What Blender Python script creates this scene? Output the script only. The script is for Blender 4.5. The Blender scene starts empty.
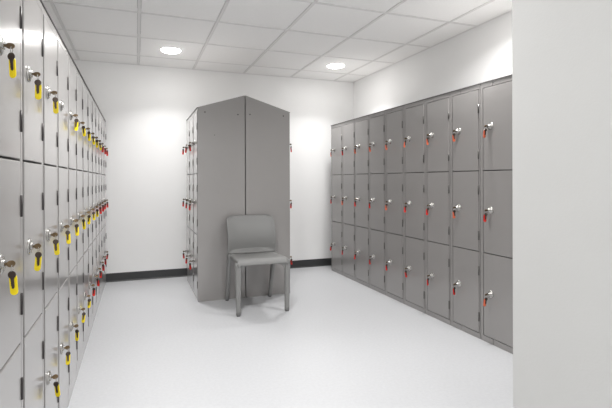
import bpy, bmesh, math, random
from mathutils import Vector, Matrix
random.seed(7)
PI = math.pi
SC = bpy.context.scene
COL = SC.collection

# ------------------------------------------------------------------ materials
def mat(name, col, rough=0.5, metal=0.0, spec=0.5, noise=0.0, nscale=20.0, bump=0.0, bscale=200.0, coat=0.0, trans=0.0):
    m = bpy.data.materials.new(name); m.use_nodes = True
    nt = m.node_tree; b = nt.nodes['Principled BSDF']
    b.inputs['Base Color'].default_value = (*col, 1)
    b.inputs['Roughness'].default_value = rough
    b.inputs['Metallic'].default_value = metal
    b.inputs['Specular IOR Level'].default_value = spec
    b.inputs['Coat Weight'].default_value = coat
    b.inputs['Transmission Weight'].default_value = trans
    tc = nt.nodes.new('ShaderNodeTexCoord')
    if noise:
        n = nt.nodes.new('ShaderNodeTexNoise'); n.inputs['Scale'].default_value = nscale
        n.inputs['Detail'].default_value = 5
        nt.links.new(tc.outputs['Object'], n.inputs['Vector'])
        r = nt.nodes.new('ShaderNodeMapRange')
        r.inputs['From Min'].default_value = 0.3; r.inputs['From Max'].default_value = 0.7
        r.inputs['To Min'].default_value = 1 - noise; r.inputs['To Max'].default_value = 1 + noise
        nt.links.new(n.outputs['Fac'], r.inputs['Value'])
        x = nt.nodes.new('ShaderNodeVectorMath'); x.operation = 'SCALE'
        x.inputs[0].default_value = col
        nt.links.new(r.outputs['Result'], x.inputs['Scale'])
        nt.links.new(x.outputs['Vector'], b.inputs['Base Color'])
    if bump:
        n = nt.nodes.new('ShaderNodeTexNoise'); n.inputs['Scale'].default_value = bscale
        n.inputs['Detail'].default_value = 3
        nt.links.new(tc.outputs['Object'], n.inputs['Vector'])
        k = nt.nodes.new('ShaderNodeBump'); k.inputs['Strength'].default_value = bump
        k.inputs['Distance'].default_value = 0.002
        nt.links.new(n.outputs['Fac'], k.inputs['Height'])
        nt.links.new(k.outputs['Normal'], b.inputs['Normal'])
    return m

M = {}
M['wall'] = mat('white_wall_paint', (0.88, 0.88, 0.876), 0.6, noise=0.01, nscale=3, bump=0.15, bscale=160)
M['return'] = mat('wall_paint_darkened', (0.57, 0.57, 0.56), 0.6, noise=0.01, nscale=3, bump=0.15, bscale=160)  # copy of the wall paint, darkened to offset light from the added opening
M['floor'] = mat('pale_grey_vinyl', (0.53, 0.537, 0.552), 0.38, noise=0.035, nscale=60, bump=0.05, bscale=300)
M['tile'] = mat('white_ceiling_tile', (0.95, 0.948, 0.942), 0.9, noise=0.015, nscale=90, bump=0.25, bscale=220)
M['tbar'] = mat('white_grid_bar', (0.78, 0.775, 0.77), 0.5)
M['void'] = mat('ceiling_void', (0.25, 0.25, 0.25), 0.9)
M['base'] = mat('charcoal_skirting', (0.035, 0.036, 0.038), 0.5)
M['steel'] = mat('grey_locker_enamel', (0.282, 0.270, 0.263), 0.34, spec=0.5, bump=0.03, bscale=60, noise=0.012, nscale=4, coat=1.0)
M['steel'].node_tree.nodes['Principled BSDF'].inputs['Coat Roughness'].default_value = 0.15
M['inner'] = mat('locker_gap_dark', (0.10, 0.095, 0.095), 0.6)
M['hinge'] = mat('hinge_steel_shaded', (0.05, 0.045, 0.045), 0.45, metal=0.6)  # left hinges: shade of their slots put into the colour
M['hinge_light'] = mat('hinge_steel', (0.13, 0.125, 0.12), 0.35, metal=0.8)  # same hinge steel for the right side, without the slot shade
M['chrome'] = mat('satin_chrome', (0.46, 0.45, 0.43), 0.26, metal=0.9)
M['bronze'] = mat('worn_key_brass', (0.13, 0.09, 0.05), 0.4, metal=0.8)
M['keyst'] = mat('dark_key_steel', (0.075, 0.055, 0.045), 0.4, metal=0.6)
M['yellow'] = mat('yellow_plastic', (0.85, 0.66, 0.01), 0.4, spec=0.4)
M['red'] = mat('red_plastic', (0.72, 0.025, 0.02), 0.35, spec=0.4)
M['orange'] = mat('orange_red_plastic', (0.75, 0.16, 0.08), 0.35, spec=0.4)
M['chair'] = mat('grey_chair_plastic', (0.22, 0.22, 0.216), 0.52, bump=0.05, bscale=250)
M['foot'] = mat('dark_grey_foot_plastic', (0.12, 0.12, 0.12), 0.7)
M['hole'] = mat('dark_screw', (0.06, 0.055, 0.055), 0.6, metal=0.3)
M['rim'] = mat('white_downlight_rim', (0.82, 0.82, 0.82), 0.4)
lens = bpy.data.materials.new('downlight_lens'); lens.use_nodes = True
_n = lens.node_tree; _n.nodes.clear()
_e = _n.nodes.new('ShaderNodeEmission'); _o = _n.nodes.new('ShaderNodeOutputMaterial')
_e.inputs['Color'].default_value = (1, 0.985, 0.96, 1); _e.inputs['Strength'].default_value = 12.0
_n.links.new(_e.outputs[0], _o.inputs[0]); M['lens'] = lens

# ------------------------------------------------------------------ mesh helpers
def box(bm, x0, x1, y0, y1, z0, z1, bev=0.0, seg=2, mi=0):
    r = bmesh.ops.create_cube(bm, size=1.0)
    vs = r['verts']
    for v in vs:
        v.co = Vector((x0 + (v.co.x + .5) * (x1 - x0), y0 + (v.co.y + .5) * (y1 - y0), z0 + (v.co.z + .5) * (z1 - z0)))
    fs = set(f for v in vs for f in v.link_faces)
    if bev:
        es = list(set(e for v in vs for e in v.link_edges))
        r2 = bmesh.ops.bevel(bm, geom=es, offset=bev, segments=seg, profile=0.5, affect='EDGES')
        fs = set(f for f in r2['faces']) | set(f for f in fs if f.is_valid)
    for f in fs: f.material_index = mi

def prism(bm, pts, axis, a, b, mi=0, bev=0.0):
    """extrude a 2-D outline along an axis from a to b (axis 'x': pts are (y,z); 'y': (x,z); 'z': (x,y))"""
    def P(p, t):
        return {'x': (t, p[0], p[1]), 'y': (p[0], t, p[1]), 'z': (p[0], p[1], t)}[axis]
    va = [bm.verts.new(P(p, a)) for p in pts]; vb = [bm.verts.new(P(p, b)) for p in pts]
    n = len(pts); fs = [bm.faces.new(va), bm.faces.new(vb[::-1])]
    for i in range(n):
        fs.append(bm.faces.new((va[i], vb[i], vb[(i + 1) % n], va[(i + 1) % n])))
    bmesh.ops.recalc_face_normals(bm, faces=fs)
    for f in fs: f.material_index = mi
    if bev:
        es = [e for f in fs[:2] for e in f.edges]
        bmesh.ops.bevel(bm, geom=es, offset=bev, segments=2, profile=0.5, affect='EDGES')

def lathe(bm, prof, origin, direction, n=24, mi=0):
    """profile [(radius, distance along direction)] spun round the axis"""
    d = Vector(direction).normalized(); q = d.to_track_quat('Z', 'Y'); o = Vector(origin)
    rings = []
    for r, t in prof:
        if r < 1e-6: rings.append([bm.verts.new(o + d * t)])
        else: rings.append([bm.verts.new(o + q @ Vector((r * math.cos(2 * PI * i / n), r * math.sin(2 * PI * i / n), t))) for i in range(n)])
    fs = []
    for a, b in zip(rings, rings[1:]):
        for i in range(n):
            j = (i + 1) % n
            if len(a) == 1 and len(b) == 1: continue
            if len(a) == 1: fs.append(bm.faces.new((a[0], b[i], b[j])))
            elif len(b) == 1: fs.append(bm.faces.new((a[i], b[0], a[j])))
            else: fs.append(bm.faces.new((a[i], b[i], b[j], a[j])))
    bmesh.ops.recalc_face_normals(bm, faces=fs)
    for f in fs: f.material_index = mi; f.smooth = True

def torus(bm, c, R, r, normal='x', n=20, k=8):
    vs = []
    for i in range(n):
        a = 2 * PI * i / n; row = []
        for j in range(k):
            b = 2 * PI * j / k; rr = R + r * math.cos(b); h = r * math.sin(b)
            p = (h, rr * math.cos(a), rr * math.sin(a)) if normal == 'x' else (rr * math.cos(a), h, rr * math.sin(a))
            row.append(bm.verts.new(Vector(c) + Vector(p)))
        vs.append(row)
    fs = []
    for i in range(n):
        for j in range(k):
            fs.append(bm.faces.new((vs[i][j], vs[(i + 1) % n][j], vs[(i + 1) % n][(j + 1) % k], vs[i][(j + 1) % k])))
    bmesh.ops.recalc_face_normals(bm, faces=fs)
    for f in fs: f.smooth = True

def obj(name, bm, mats, parent=None, smooth=False):
    me = bpy.data.meshes.new(name); bm.to_mesh(me); bm.free()
    for m in (mats if isinstance(mats, (list, tuple)) else [mats]): me.materials.append(m)
    o = bpy.data.objects.new(name, me); COL.objects.link(o)
    if parent: o.parent = parent
    if smooth:
        for p in me.polygons: p.use_smooth = True
    return o

def struct(name, bm, mats):
    o = obj(name, bm, mats); o['kind'] = 'structure'; return o

def thing(name, label, cat, loc=(0, 0, 0), rz=0, group=None):
    o = bpy.data.objects.new(name, None); COL.objects.link(o)
    o.empty_display_size = 0.05
    o.location = loc; o.rotation_euler = (0, 0, rz)
    o['label'] = label; o['category'] = cat
    if group: o['group'] = group
    return o

def copy_tree(o, parent=None):
    kids = [c for c in COL.objects if c.parent == o]
    c = o.copy(); COL.objects.link(c)
    if parent: c.parent = parent
    for k in kids: copy_tree(k, c)
    return c

# ------------------------------------------------------------------ the room
XW0, XW1, YF, YB, ZC = -0.775, 2.704, -1.30, 5.02, 2.39
bm = bmesh.new(); box(bm, XW0 - .1, XW1 + .1, YF - .1, YB + .1, -0.10, 0); struct('floor', bm, M['floor'])
bm = bmesh.new(); box(bm, XW0 - .1, XW1 + .1, YB, YB + .1, 0, 2.6); struct('wall_back', bm, M['wall'])
bm = bmesh.new(); box(bm, XW0 - .1, XW0, YF, YB, 0, 2.6); struct('wall_left', bm, M['wall'])
bm = bmesh.new(); box(bm, XW1, XW1 + .1, YF, YB, 0, 2.6); struct('wall_right', bm, M['wall'])
# the side behind the camera: wall with a wide unseen opening, added to let in more light
bm = bmesh.new(); box(bm, XW0 - .1, -.55, YF - .1, YF, 0, 2.6); box(bm, .95, XW1 + .1, YF - .1, YF, 0, 2.6); box(bm, -.55, .95, YF - .1, YF, 2.25, 2.6)
struct('wall_front', bm, M['wall'])
# the wall return at the right of the picture
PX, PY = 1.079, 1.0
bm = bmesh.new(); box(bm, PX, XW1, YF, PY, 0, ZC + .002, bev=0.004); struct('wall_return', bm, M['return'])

# ceiling: lay-in tiles in a grid of white bars
GX, GY, T = 0.02, 4.651, 0.6
xs = [XW0] + [GX + T * k for k in range(-1, 5)] + [XW1]
ys = [YF] + sorted(GY - T * k for k in range(0, 10) if GY - T * k > YF + .05) + [YB]
HB = 0.012
LIGHTS = [(GX + T * .5, GY - T * .5), (GX + T * 3.5, GY - T * .5), (GX + T * .5, GY - T * 4.5), (GX + T * 3.5, GY - T * 4.0), (GX + T * .5, GY - T * 8.5)]  # first pair visible; the rest unseen, added to brighten the room
bm = bmesh.new()
box(bm, XW0, XW1, YF, YB, ZC + .03, ZC + .10, mi=1)
for i in range(len(xs) - 1):
    for j in range(len(ys) - 1):
        x0 = xs[i] + (HB + .002 if i else 0.002); x1 = xs[i + 1] - (HB + .002 if i < len(xs) - 2 else 0.002)
        y0 = ys[j] + (HB + .002 if j else 0.002); y1 = ys[j + 1] - (HB + .002 if j < len(ys) - 2 else 0.002)
        box(bm, x0, x1, y0, y1, ZC + .003, ZC + .02, bev=0.0015, seg=1)
struct('ceiling', bm, [M['tile'], M['void']])
bm = bmesh.new()
for x in xs[1:-1]: box(bm, x - HB, x + HB, YF, YB, ZC, ZC + .028)
for y in ys[1:-1]: box(bm, XW0, XW1, y - HB, y + HB, ZC + .0006, ZC + .028)
struct('trim_1', bm, M['tbar'])
# wall angle round the ceiling
bm = bmesh.new()
box(bm, XW0, XW1, YB - .016, YB, ZC - .001, ZC + .0022)
box(bm, XW0, XW0 + .016, YF, YB, ZC - .001, ZC + .0022)
box(bm, XW1 - .016, XW1, YF, YB, ZC - .001, ZC + .0022)
struct('trim_2', bm, M['tbar'])

def skirting(name, axis, a, b, face, sgn):
    """dark coved vinyl skirting: profile 0.095 high with a small toe"""
    pr = [(0, 0), (sgn * .016, 0), (sgn * .013, .004), (sgn * .006, .014), (sgn * .005, .088), (sgn * .003, .093), (0, .094)]
    bm = bmesh.new()
    prism(bm, [(face + p[0], p[1]) for p in pr], axis, a, b)
    struct(name, bm, M['base'])
skirting('baseboard_back', 'x', XW0, XW1, YB, -1)
skirting('baseboard_right', 'y', PY, YB - .02, XW1, -1)
skirting('baseboard_left', 'y', YF, YB - .02, XW0, 1)

# ------------------------------------------------------------------ downlights
def downlight():
    t = thing('ceiling_light', '', 'ceiling light')
    bm = bmesh.new(); lathe(bm, [(.094, .0), (.104, .0), (.1045, .002), (.102, .005), (.096, .006), (.094, .004), (.094, .0)], (0, 0, 0), (0, 0, -1), 48)
    obj('rim', bm, M['rim'], t)
    bm = bmesh.new(); lathe(bm, [(.0935, .001), (.0935, .006), (.090, .010), (.075, .0125), (.04, .014), (0, .0145)], (0, 0, 0), (0, 0, -1), 48)
    obj('lens', bm, M['lens'], t)
    return t
dl0 = downlight()
LL = ['round recessed ceiling light nearest the left lockers, over the back of room',
      'round recessed ceiling light over the far end of the right lockers',
      'added unseen round ceiling light further forward near the left lockers', 'added unseen round ceiling light further forward near the right lockers',
      'added unseen round ceiling light near the entrance above the left lockers']
for i, (x, y) in enumerate(LIGHTS):
    d = dl0 if i == 0 else copy_tree(dl0)
    d.location = (x, y, ZC + .003); d['label'] = LL[i]; d['group'] = 'round ceiling lights'
    L = bpy.data.lights.new('downlight_lamp', 'AREA'); L.shape = 'DISK'; L.size = .18; L.energy = [2.5, 2.5, 6.6, 4.2, 1.4][i]
    L.spread = math.radians([115, 115, 150, 150, 150][i])
    L.color = (1, 0.99, 0.98)
    lo = bpy.data.objects.new('downlight_lamp', L); COL.objects.link(lo); lo.location = (x, y, ZC - .016)

# ------------------------------------------------------------------ lockers
W, DEP = 0.2950, 0.441
def make_locker(zs, ztop, rise, hinge_mat, LX, LZ, PR):
    """local frame: base centre at the origin, front face at y = -DEP/2 looking along -y, hinges on the right
       zs = bottom of door, seam, seam, top of door"""
    t = thing('locker', '', 'locker')
    fy = -DEP / 2; by = DEP / 2; x0 = -W / 2; x1 = W / 2
    bm = bmesh.new()
    th = .006
    side = [(fy, 0), (by, 0), (by, ztop + rise), (fy, ztop)]
    prism(bm, side, 'x', x0, x0 + th, bev=.0012)
    prism(bm, side, 'x', x1 - th, x1, bev=.0012)
    box(bm, x0 + th, x1 - th, by - .004, by, 0.0, ztop + rise - .004)                       # back
    prism(bm, [(fy, ztop - .006), (by, ztop + rise - .006), (by, ztop + rise - .0005), (fy, ztop - .0005)], 'x', x0 + th, x1 - th)
    box(bm, x0 - .001, x1 + .001, fy - .0035, fy + .002, ztop - .006, ztop + .0005, mi=1)   # strip in the dark gap colour along the lid   # sloping top
    # header and plinth, each two pressed pieces with the joint that shows as a short upright line
    for a, b in ((zs[3] + .002, ztop - .0065), (0, zs[0] - .002)):
        box(bm, x0 + th, x0 + .108, fy + .0005, fy + .016, a, b, bev=.001, seg=1)
        box(bm, x0 + .111, x1 - th, fy + .0005, fy + .016, a, b, bev=.001, seg=1)
        box(bm, x0 + th, x1 - th, fy + .0165, fy + .018, a, b, mi=1)
    box(bm, x0 + th, x0 + .0215, fy + .0005, fy + .020, zs[0] - .002, zs[3] + .002)            # lock side stile
    box(bm, x1 - .0085, x1 - th, fy + .0005, fy + .020, zs[0] - .002, zs[3] + .002)
    for z in zs: box(bm, x0 + th, x1 - th, fy + .021, by - .004, z - .005, z + .005, mi=1)    # floors of the compartments
    obj('body', bm, [M['steel'], M['inner']], t)
    dx0, dx1 = x0 + .0282, x1 - .0125
    for k in range(3):
        za, zb = zs[k] + .0028, zs[k + 1] - .0028
        bm = bmesh.new()
        box(bm, dx0, dx1, fy - .0025, fy + .0145, za, zb, bev=.0028, seg=2)
        d = obj('door', bm, M['steel'], t)
        for hz in (za + .11, zb - .13):
            bm = bmesh.new()
            lathe(bm, [(0, 0), (.0042, 0), (.0042, .062), (0, .062)], (dx1 + .003, fy - .003, hz - .031), (0, 0, 1), 10)
            box(bm, dx1 - .004, dx1 + .003, fy - .0038, fy - .0026, hz - .03, hz + .03)
            obj('hinge', bm, M[hinge_mat], d)
        bm = bmesh.new()
        lz = (za + zb) / 2 + LZ
        lathe(bm, [(0, -.002), (.0250, -.002), (.0250, .002), (.022, .0045), (.0115, .005), (.011, .009 + PR), (.0100, .010 + PR), (0, .010 + PR)], (x0 + LX, fy - .0035, lz), (0, -1, 0), 28)
        lk = obj('lock', bm, M['chrome'], d)
    return t
ZR = (0.04, 0.605, 1.165, 1.73); ZL = (0.09, 0.637, 1.166, 1.712)
def key_spot(o, zs, row, LX, LZ, PR):
    za, zb = zs[row] + .002, zs[row + 1] - .002
    p = Matrix.Rotation(o.rotation_euler.z, 3, 'Z') @ Vector((-W / 2 + LX, -DEP / 2 - .0135 - PR, (za + zb) / 2 + LZ))
    return Vector(o.location) + p

# ------------------------------------------------------------------ keys with tags
def arc(cx, cz, r, a0, a1, n=8):
    return [(cx + r * math.cos(math.radians(a0 + (a1 - a0) * i / n)), cz + r * math.sin(math.radians(a0 + (a1 - a0) * i / n))) for i in range(n + 1)]
def make_key(tagmat):
    """origin at the lock's face; the key sticks out along -y, ring and tag hang from its bow"""
    t = thing('locker_key', '', 'key')
    bm = bmesh.new()
    prism(bm, [(-.004, -.0035), (.0, -.0035), (.0, .0035), (-.004, .0035)], 'x', -.0012, .0012)
    pts = [(-.0125 + .0100 * math.cos(a), .0085 * math.sin(a)) for a in [2 * PI * i / 20 for i in range(20)]]
    prism(bm, pts, 'x', -.0018, .0018, bev=.0006)
    k = obj('key', bm, M['bronze'], t); k.rotation_euler = (0, math.radians(28), 0)
    bm = bmesh.new(); torus(bm, (0, -.0155, -.0115), .0095, .0009, 'y'); obj('ring', bm, M['chrome'], t)
    hp = -.0215
    bm = bmesh.new()   # hanging key
    pts = arc(0, 0, .0105, -60, 240, 16) + [(-.0042, -.012), (-.0042, -.034), (-.001, -.038), (.0025, -.036), (.0025, -.031), (.0042, -.029), (.0032, -.026), (.0042, -.023), (.0032, -.020), (.0042, -.017), (.0042, -.012)]
    prism(bm, pts, 'x', -.0012, .0012, bev=.0004)
    s = obj('hanging_key', bm, M['keyst'], t); s.location = (0.0035, -.0155, hp - .005); s.scale = (.92, .92, .92)
    bm = bmesh.new()   # plastic tag: rounded capsule with a raised rim
    w, h = .0090, .052
    out = arc(0, -w, w, 0, 180, 10) + arc(0, -h + w, w, 180, 360, 10)
    prism(bm, out, 'x', -.0018, .0018, bev=.0007)
    inn = arc(0, -w - .004, w - .0035, 0, 180, 8) + arc(0, -h + w, w - .0035, 180, 360, 8)
    prism(bm, inn, 'x', -.0024, .0024, bev=.0004)
    g = obj('tag', bm, tagmat, t); g.location = (-.0035, -.0155, hp - .005)
    return t
KP = {c: make_key(M[c]) for c in ('yellow', 'red', 'orange')}
used = set()
def put_key(colour, loc, rz, label, group):
    toward = -1 if rz > 0 else 1          # which way the spare key has swung on its ring
    o = KP[colour] if colour not in used else copy_tree(KP[colour])
    used.add(colour)
    o.location = loc; o.rotation_euler = (0, 0, rz)
    o['label'] = label; o['group'] = group
    sw = random.uniform(-.5, .5); tl = random.uniform(-.12, .12)
    for c in [c for c in COL.objects if c.parent == o]:
        if c.name.startswith(('tag', 'hanging')):
            c.location.x = toward * (.0035 if c.name.startswith('hanging') else -.0035)
            c.rotation_euler = (tl + random.uniform(-.06, .06), 0, sw + random.uniform(-.12, .12))

NEAR = ['nearest', 'second nearest', 'third nearest', 'fourth nearest', 'fifth nearest', 'sixth nearest', 'seventh nearest', 'eighth nearest',
        'ninth nearest', 'tenth nearest', 'eleventh nearest', 'twelfth nearest', 'farthest']
ROW = ['bottom', 'middle', 'top']
CN = {'yellow': 'yellow-tagged', 'red': 'red-tagged', 'orange': 'orange-red-tagged'}

# left wall: 13 columns, front plane x = -0.32, looking along +x
protoL = make_locker(ZL, 1.748, .12, 'hinge', .083, 0, 0)
XLF = -.320; Y0L = 1.430; S = .2993; SL = .2985
for k in range(-1, 12):
    o = protoL if k == -1 else copy_tree(protoL)
    o.location = (XLF - DEP / 2, Y0L + SL * (k + .5), 0); o.rotation_euler = (0, 0, PI / 2)
    i = k + 1
    o['label'] = f'grey three-door steel locker against the left wall, {NEAR[i]} of thirteen' if i < 12 else 'grey three-door steel locker at the far end of the left wall bank'
    o['group'] = 'lockers along the left wall'
    for row in range(3):
        if row == 0 and k < 1: continue
        if row == 2 and k == 2: continue
        lim = {2: 8, 1: 7, 0: 5}[row]
        c = 'yellow' if k <= lim else 'red'
        put_key(c, key_spot(o, ZL, row, .083, 0, 0), PI / 2, f'{CN[c]} key in the {ROW[row]} door of the {NEAR[i]} left-wall locker', 'tagged keys in the left wall lockers')

# right wall: 9 columns, front plane x = 2.24, looking along -x
protoR = make_locker(ZR, 1.769, .135, 'hinge_light', .092, .014, .017)
XRF = 2.240; Y0R = 4.734
rc = {(8, 2): 'orange', (8, 1): 'red', (8, 0): 'orange', (7, 2): 'orange', (7, 1): 'orange', (6, 2): 'orange', (6, 1): 'red', (5, 1): 'red', (5, 2): 'orange', (2, 1): 'red',
      (4, 1): 'orange', (1, 1): 'orange', (1, 2): 'red', (0, 2): 'orange', (2, 2): 'orange', (4, 2): 'orange', (3, 2): 'orange'}
for k in range(9):
    o = protoR if k == 0 else copy_tree(protoR)
    o.location = (XRF + DEP / 2, Y0R - S * (k + .5), 0); o.rotation_euler = (0, 0, -PI / 2)
    n = NEAR[8 - k] if k else 'farthest'
    o['label'] = f'grey three-door steel locker against the right wall, {n} of nine'
    o['group'] = 'lockers along the right wall'
    for row in range(3):
        c = rc.get((k, row), 'red')
        put_key(c, key_spot(o, ZR, row, .092, .014, .017), -PI / 2, f'{CN[c]} key in the {ROW[row]} door of the {n} right-wall locker', 'tagged keys in the right wall lockers')

# freestanding block in the middle: two rows of three back to back
CXL, CXR, YC0 = .520, 1.410, 3.916
for side in (0, 1):
    for k in range(3):
        o = copy_tree(protoR)
        yc = YC0 + S * (k + .5)
        if side == 0:
            o.location = (CXL + DEP / 2, yc, 0); o.rotation_euler = (0, 0, -PI / 2)
        else:
            o.location = (CXR - DEP / 2, yc, 0); o.rotation_euler = (0, 0, PI / 2)
        sd = ['left', 'right'][side]
        pos = ['nearest the chair', 'between the other two', 'nearest the back wall'][k]
        o['label'] = f'grey sloping-top locker in the {sd} row of the freestanding block, {pos}'
        o['group'] = 'lockers of the freestanding block'
        for row in range(3):
            if side == 1 and k > 0: continue
            pk = ['nearest the chair', 'of the central column', 'nearest the back wall'][k]
            put_key('red', key_spot(o, ZR, row, .092, .014, .017), o.rotation_euler.z, f'red-tagged key on the freestanding block\'s {sd} side, {ROW[row]} door {pk}', 'tagged keys in the freestanding block')
        if k == 0:   # screws on the exposed end panel
            sx = W / 2 * (1 if side == 0 else -1)
            bm = bmesh.new()
            spots = [(.588, 1.728), (.895, 1.720)] if side == 0 else [(1.011, 1.726), (1.345, 1.727)]
            if side == 0: spots.append((.675, 1.521))
            inv = Matrix.Rotation(-o.rotation_euler.z, 3, 'Z')
            for (wx, wz) in spots:
                p = inv @ (Vector((wx, YC0 + S / 2 - W / 2, wz)) - Vector(o.location))
                d = inv @ Vector((0, -1, 0))
                r = .0065 if wz > 1.6 else .004
                lathe(bm, [(0, -.001), (r, -.001), (r, .0012), (r * .6, .002), (0, .002)], p, d, 14)
            obj('screw', bm, M['hole'], o)

# ------------------------------------------------------------------ the chair
ch = thing('chair', 'grey one-piece plastic chair standing against the end of the freestanding locker block', 'chair', (.985, 3.60, 0))
CY0 = 3.60
def sheet(fn, nu, nv, thick):
    """closed sheet from a parametric surface fn(u,v)->(pos) with thickness along its normal"""
    bm = bmesh.new(); e = 1e-3
    top = []; bot = []
    for i in range(nu + 1):
        a = []; b = []
        for j in range(nv + 1):
            u, v = i / nu, j / nv
            p = Vector(fn(u, v))
            du = Vector(fn(min(u + e, 1), v)) - Vector(fn(max(u - e, 0), v)); dv = Vector(fn(u, min(v + e, 1))) - Vector(fn(u, max(v - e, 0)))
            n = du.cross(dv); n = n.normalized() if n.length > 1e-12 else Vector((0, 0, 1))
            a.append(bm.verts.new(p + n * thick / 2)); b.append(bm.verts.new(p - n * thick / 2))
        top.append(a); bot.append(b)
    for i in range(nu):
        for j in range(nv):
            bm.faces.new((top[i][j], top[i + 1][j], top[i + 1][j + 1], top[i][j + 1]))
            bm.faces.new((bot[i][j], bot[i][j + 1], bot[i + 1][j + 1], bot[i + 1][j]))
    for i in range(nu):
        bm.faces.new((top[i][0], bot[i][0], bot[i + 1][0], top[i + 1][0])); bm.faces.new((top[i][nv], top[i + 1][nv], bot[i + 1][nv], bot[i][nv]))
    for j in range(nv):
        bm.faces.new((top[0][j], top[0][j + 1], bot[0][j + 1], bot[0][j])); bm.faces.new((top[nu][j], bot[nu][j], bot[nu][j + 1], top[nu][j + 1]))
    bmesh.ops.recalc_face_normals(bm, faces=bm.faces)
    return bm
def sst(x): x = max(0, min(1, x)); return x * x * (3 - 2 * x)
# local y: front leg -0.2, rear leg +0.29
HW = .222
def back_fn(u, v):
    s = 2 * u - 1
    c = max(0, 1 - s * s)
    z = .446 + v * .332
    r = .045                                   # rounded upper corners
    top = z - (.778 - r)
    hw = HW + .002 * v
    if top > 0: hw = hw - r + math.sqrt(max(r * r - top * top, 0)) if top < r else hw - r
    x = s * hw
    # the seat rises in a scoop towards the middle, then turns up into the back
    y = .165 + .070 * c * sst(v / .10) * (1 - .45 * v) - .10 * v + .18 * v * v - .010 * abs(s) ** 6
    return (x, y, z)
bm = sheet(back_fn, 40, 40, .008)
bk = obj('backrest', bm, M['chair'], ch, smooth=True)
# side ribs that run down the back edges into the rear legs
def seat_fn(u, v):
    s = 2 * u - 1
    # v: 0 rear edge .. 0.78 flat .. 1 rolled down front lip
    lip = .07
    L = .352; tot = L + lip * PI / 2; d = v * tot
    if d < L: y = .170 - d; z = .448 + .006 * sst(d / L * 1.4 - .4); ly = 0
    else:
        a = (d - L) / lip; y = .170 - L - lip * .62 * math.sin(a); z = .454 - lip * .62 * (1 - math.cos(a))
    z -= .016 * (1 - s ** 2) * (1 - sst((d - .20) / .16))     # dish
    z -= .020 * max(0, (abs(s) - .88) / .12) ** 2            # side edge rolls down
    hw = HW - .012 * (1 - sst(d / .30)) 
    x = s * (hw - .010 * (max(0, (d - L) / (lip * PI / 2))) ** 3)
    return (x, y, z)
bm = sheet(seat_fn, 40, 48, .009)
obj('seat', bm, M['chair'], ch, smooth=True)
# skirts under the seat sides
for sx in (-1, 1):
    bm = bmesh.new()
    prism(bm, [(-.185, .436), (.185, .436), (.185, .396), (.150, .408), (0, .414), (-.13, .408), (-.185, .385)], 'x', sx * (HW - .012) - .004, sx * (HW - .012) + .004, bev=.0015)
    obj('seat_rail', bm, M['chair'], ch)
def loft(bm, secs):
    """secs: list of (cx, cy, z, wx, wy) rounded rectangles"""
    rings = []
    for cx, cy, z, wx, wy in secs:
        r = min(wx, wy) * .32; ring = []
        for qx, qy, a0 in ((1, 1, 0), (-1, 1, 90), (-1, -1, 180), (1, -1, 270)):
            for i in range(4):
                a = math.radians(a0 + 30 * i)
                ring.append(bm.verts.new((cx + qx * (wx / 2 - r) + r * math.cos(a), cy + qy * (wy / 2 - r) + r * math.sin(a), z)))
        rings.append(ring)
    n = len(rings[0])
    for a, b in zip(rings, rings[1:]):
        for i in range(n): bm.faces.new((a[i], a[(i + 1) % n], b[(i + 1) % n], b[i]))
    bm.faces.new(rings[0][::-1]); bm.faces.new(rings[-1])
    bmesh.ops.recalc_face_normals(bm, faces=bm.faces)
for sx in (-1, 1):                 # front legs: broad rounded shoulder running into the front lip
    bm = bmesh.new(); secs = []
    for i in range(15):
        z = .008 + (.432 - .008) * i / 14
        f = (z / .43)
        xo = .2115 + .0095 * f; w = .037 + .011 * f
        fl = max(0, (z - .375) / .057); w += .030 * fl ** 2.2      # inside radius
        y = -.2 - .004 * f
        secs.append((sx * (xo - (w - .033) / 2 - .001), y + .006 * fl, z, w, .032 + .008 * f))
    loft(bm, secs); lg = obj('leg', bm, M['chair'], ch, smooth=True)
    bm = bmesh.new(); loft(bm, [(sx * .2095, -.2, 0, .028, .028), (sx * .2095, -.2, .008, .031, .031)]); obj('foot', bm, M['foot'], lg)
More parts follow.
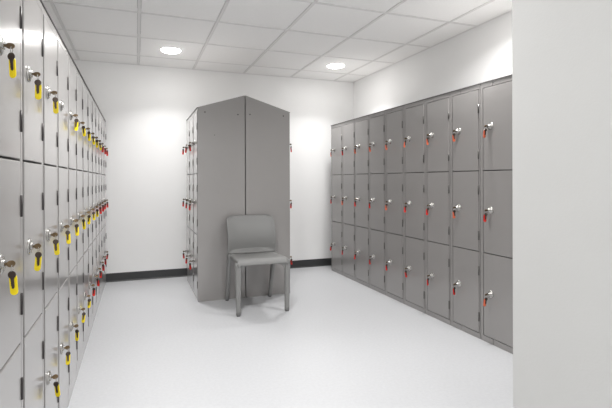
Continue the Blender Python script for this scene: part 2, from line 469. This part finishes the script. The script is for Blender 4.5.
for sx in (-1, 1):                 # rear legs: slope back from the seat
    bm = bmesh.new(); secs = []
    for i in range(13):
        z = .008 + (.446 - .008) * i / 12
        f = z / .5
        secs.append((sx * (.206 + .004 * f), .281 - .150 * f ** 1.1, z, .030 + .004 * f, .034 + .075 * f ** 1.5))
    loft(bm, secs); lg = obj('leg', bm, M['chair'], ch, smooth=True)
    bm = bmesh.new(); loft(bm, [(sx * .206, .281, 0, .026, .029), (sx * .206, .281, .008, .029, .033)]); obj('foot', bm, M['foot'], lg)
# front apron between the legs, under the lip
bm = bmesh.new()
prism(bm, [(-.185, .425), (.185, .425), (.185, .352), (.176, .375), (.160, .394), (.135, .406), (.10, .410), (-.10, .410), (-.135, .406), (-.160, .394), (-.176, .375), (-.185, .352)], 'y', -.219, -.208, bev=.002)
obj('apron', bm, M['chair'], ch)

# ------------------------------------------------------------------ world, camera, colour
w = bpy.data.worlds.new('world'); SC.world = w; w.use_nodes = True
w.node_tree.nodes['Background'].inputs['Color'].default_value = (0.8, 0.8, 0.8, 1)
w.node_tree.nodes['Background'].inputs['Strength'].default_value = 0.8  # fill light that enters by the added opening behind the camera
cd = bpy.data.cameras.new('camera'); co = bpy.data.objects.new('camera', cd); COL.objects.link(co)
F, PCX, PCY = 426.39, 285.686, 179.887
cd.sensor_fit = 'HORIZONTAL'; cd.sensor_width = 36; cd.lens = F / 612 * 36
cd.shift_x = (306 - PCX) / 612; cd.shift_y = (PCY - 204) / 612
cd.clip_start = .02
a = math.radians(19.2336); q = math.radians(.1703)
right = Vector((math.cos(a), -math.sin(a), 0)); up = Vector((0, 0, 1)); back = Vector((-math.sin(a), -math.cos(a), 0))
r2 = right * math.cos(q) - up * math.sin(q); u2 = up * math.cos(q) + right * math.sin(q)
mm = Matrix((r2, u2, back)).transposed().to_4x4(); mm.translation = Vector((0, 0, 1.1066))
co.matrix_world = mm
SC.camera = co
vs = SC.view_settings
vs.view_transform = 'Standard'; vs.look = 'None'; vs.gamma = 1.0; vs.use_curve_mapping = False
vs.exposure = 1.96
SC.cycles.max_bounces = 10; SC.cycles.diffuse_bounces = 8; SC.cycles.glossy_bounces = 4
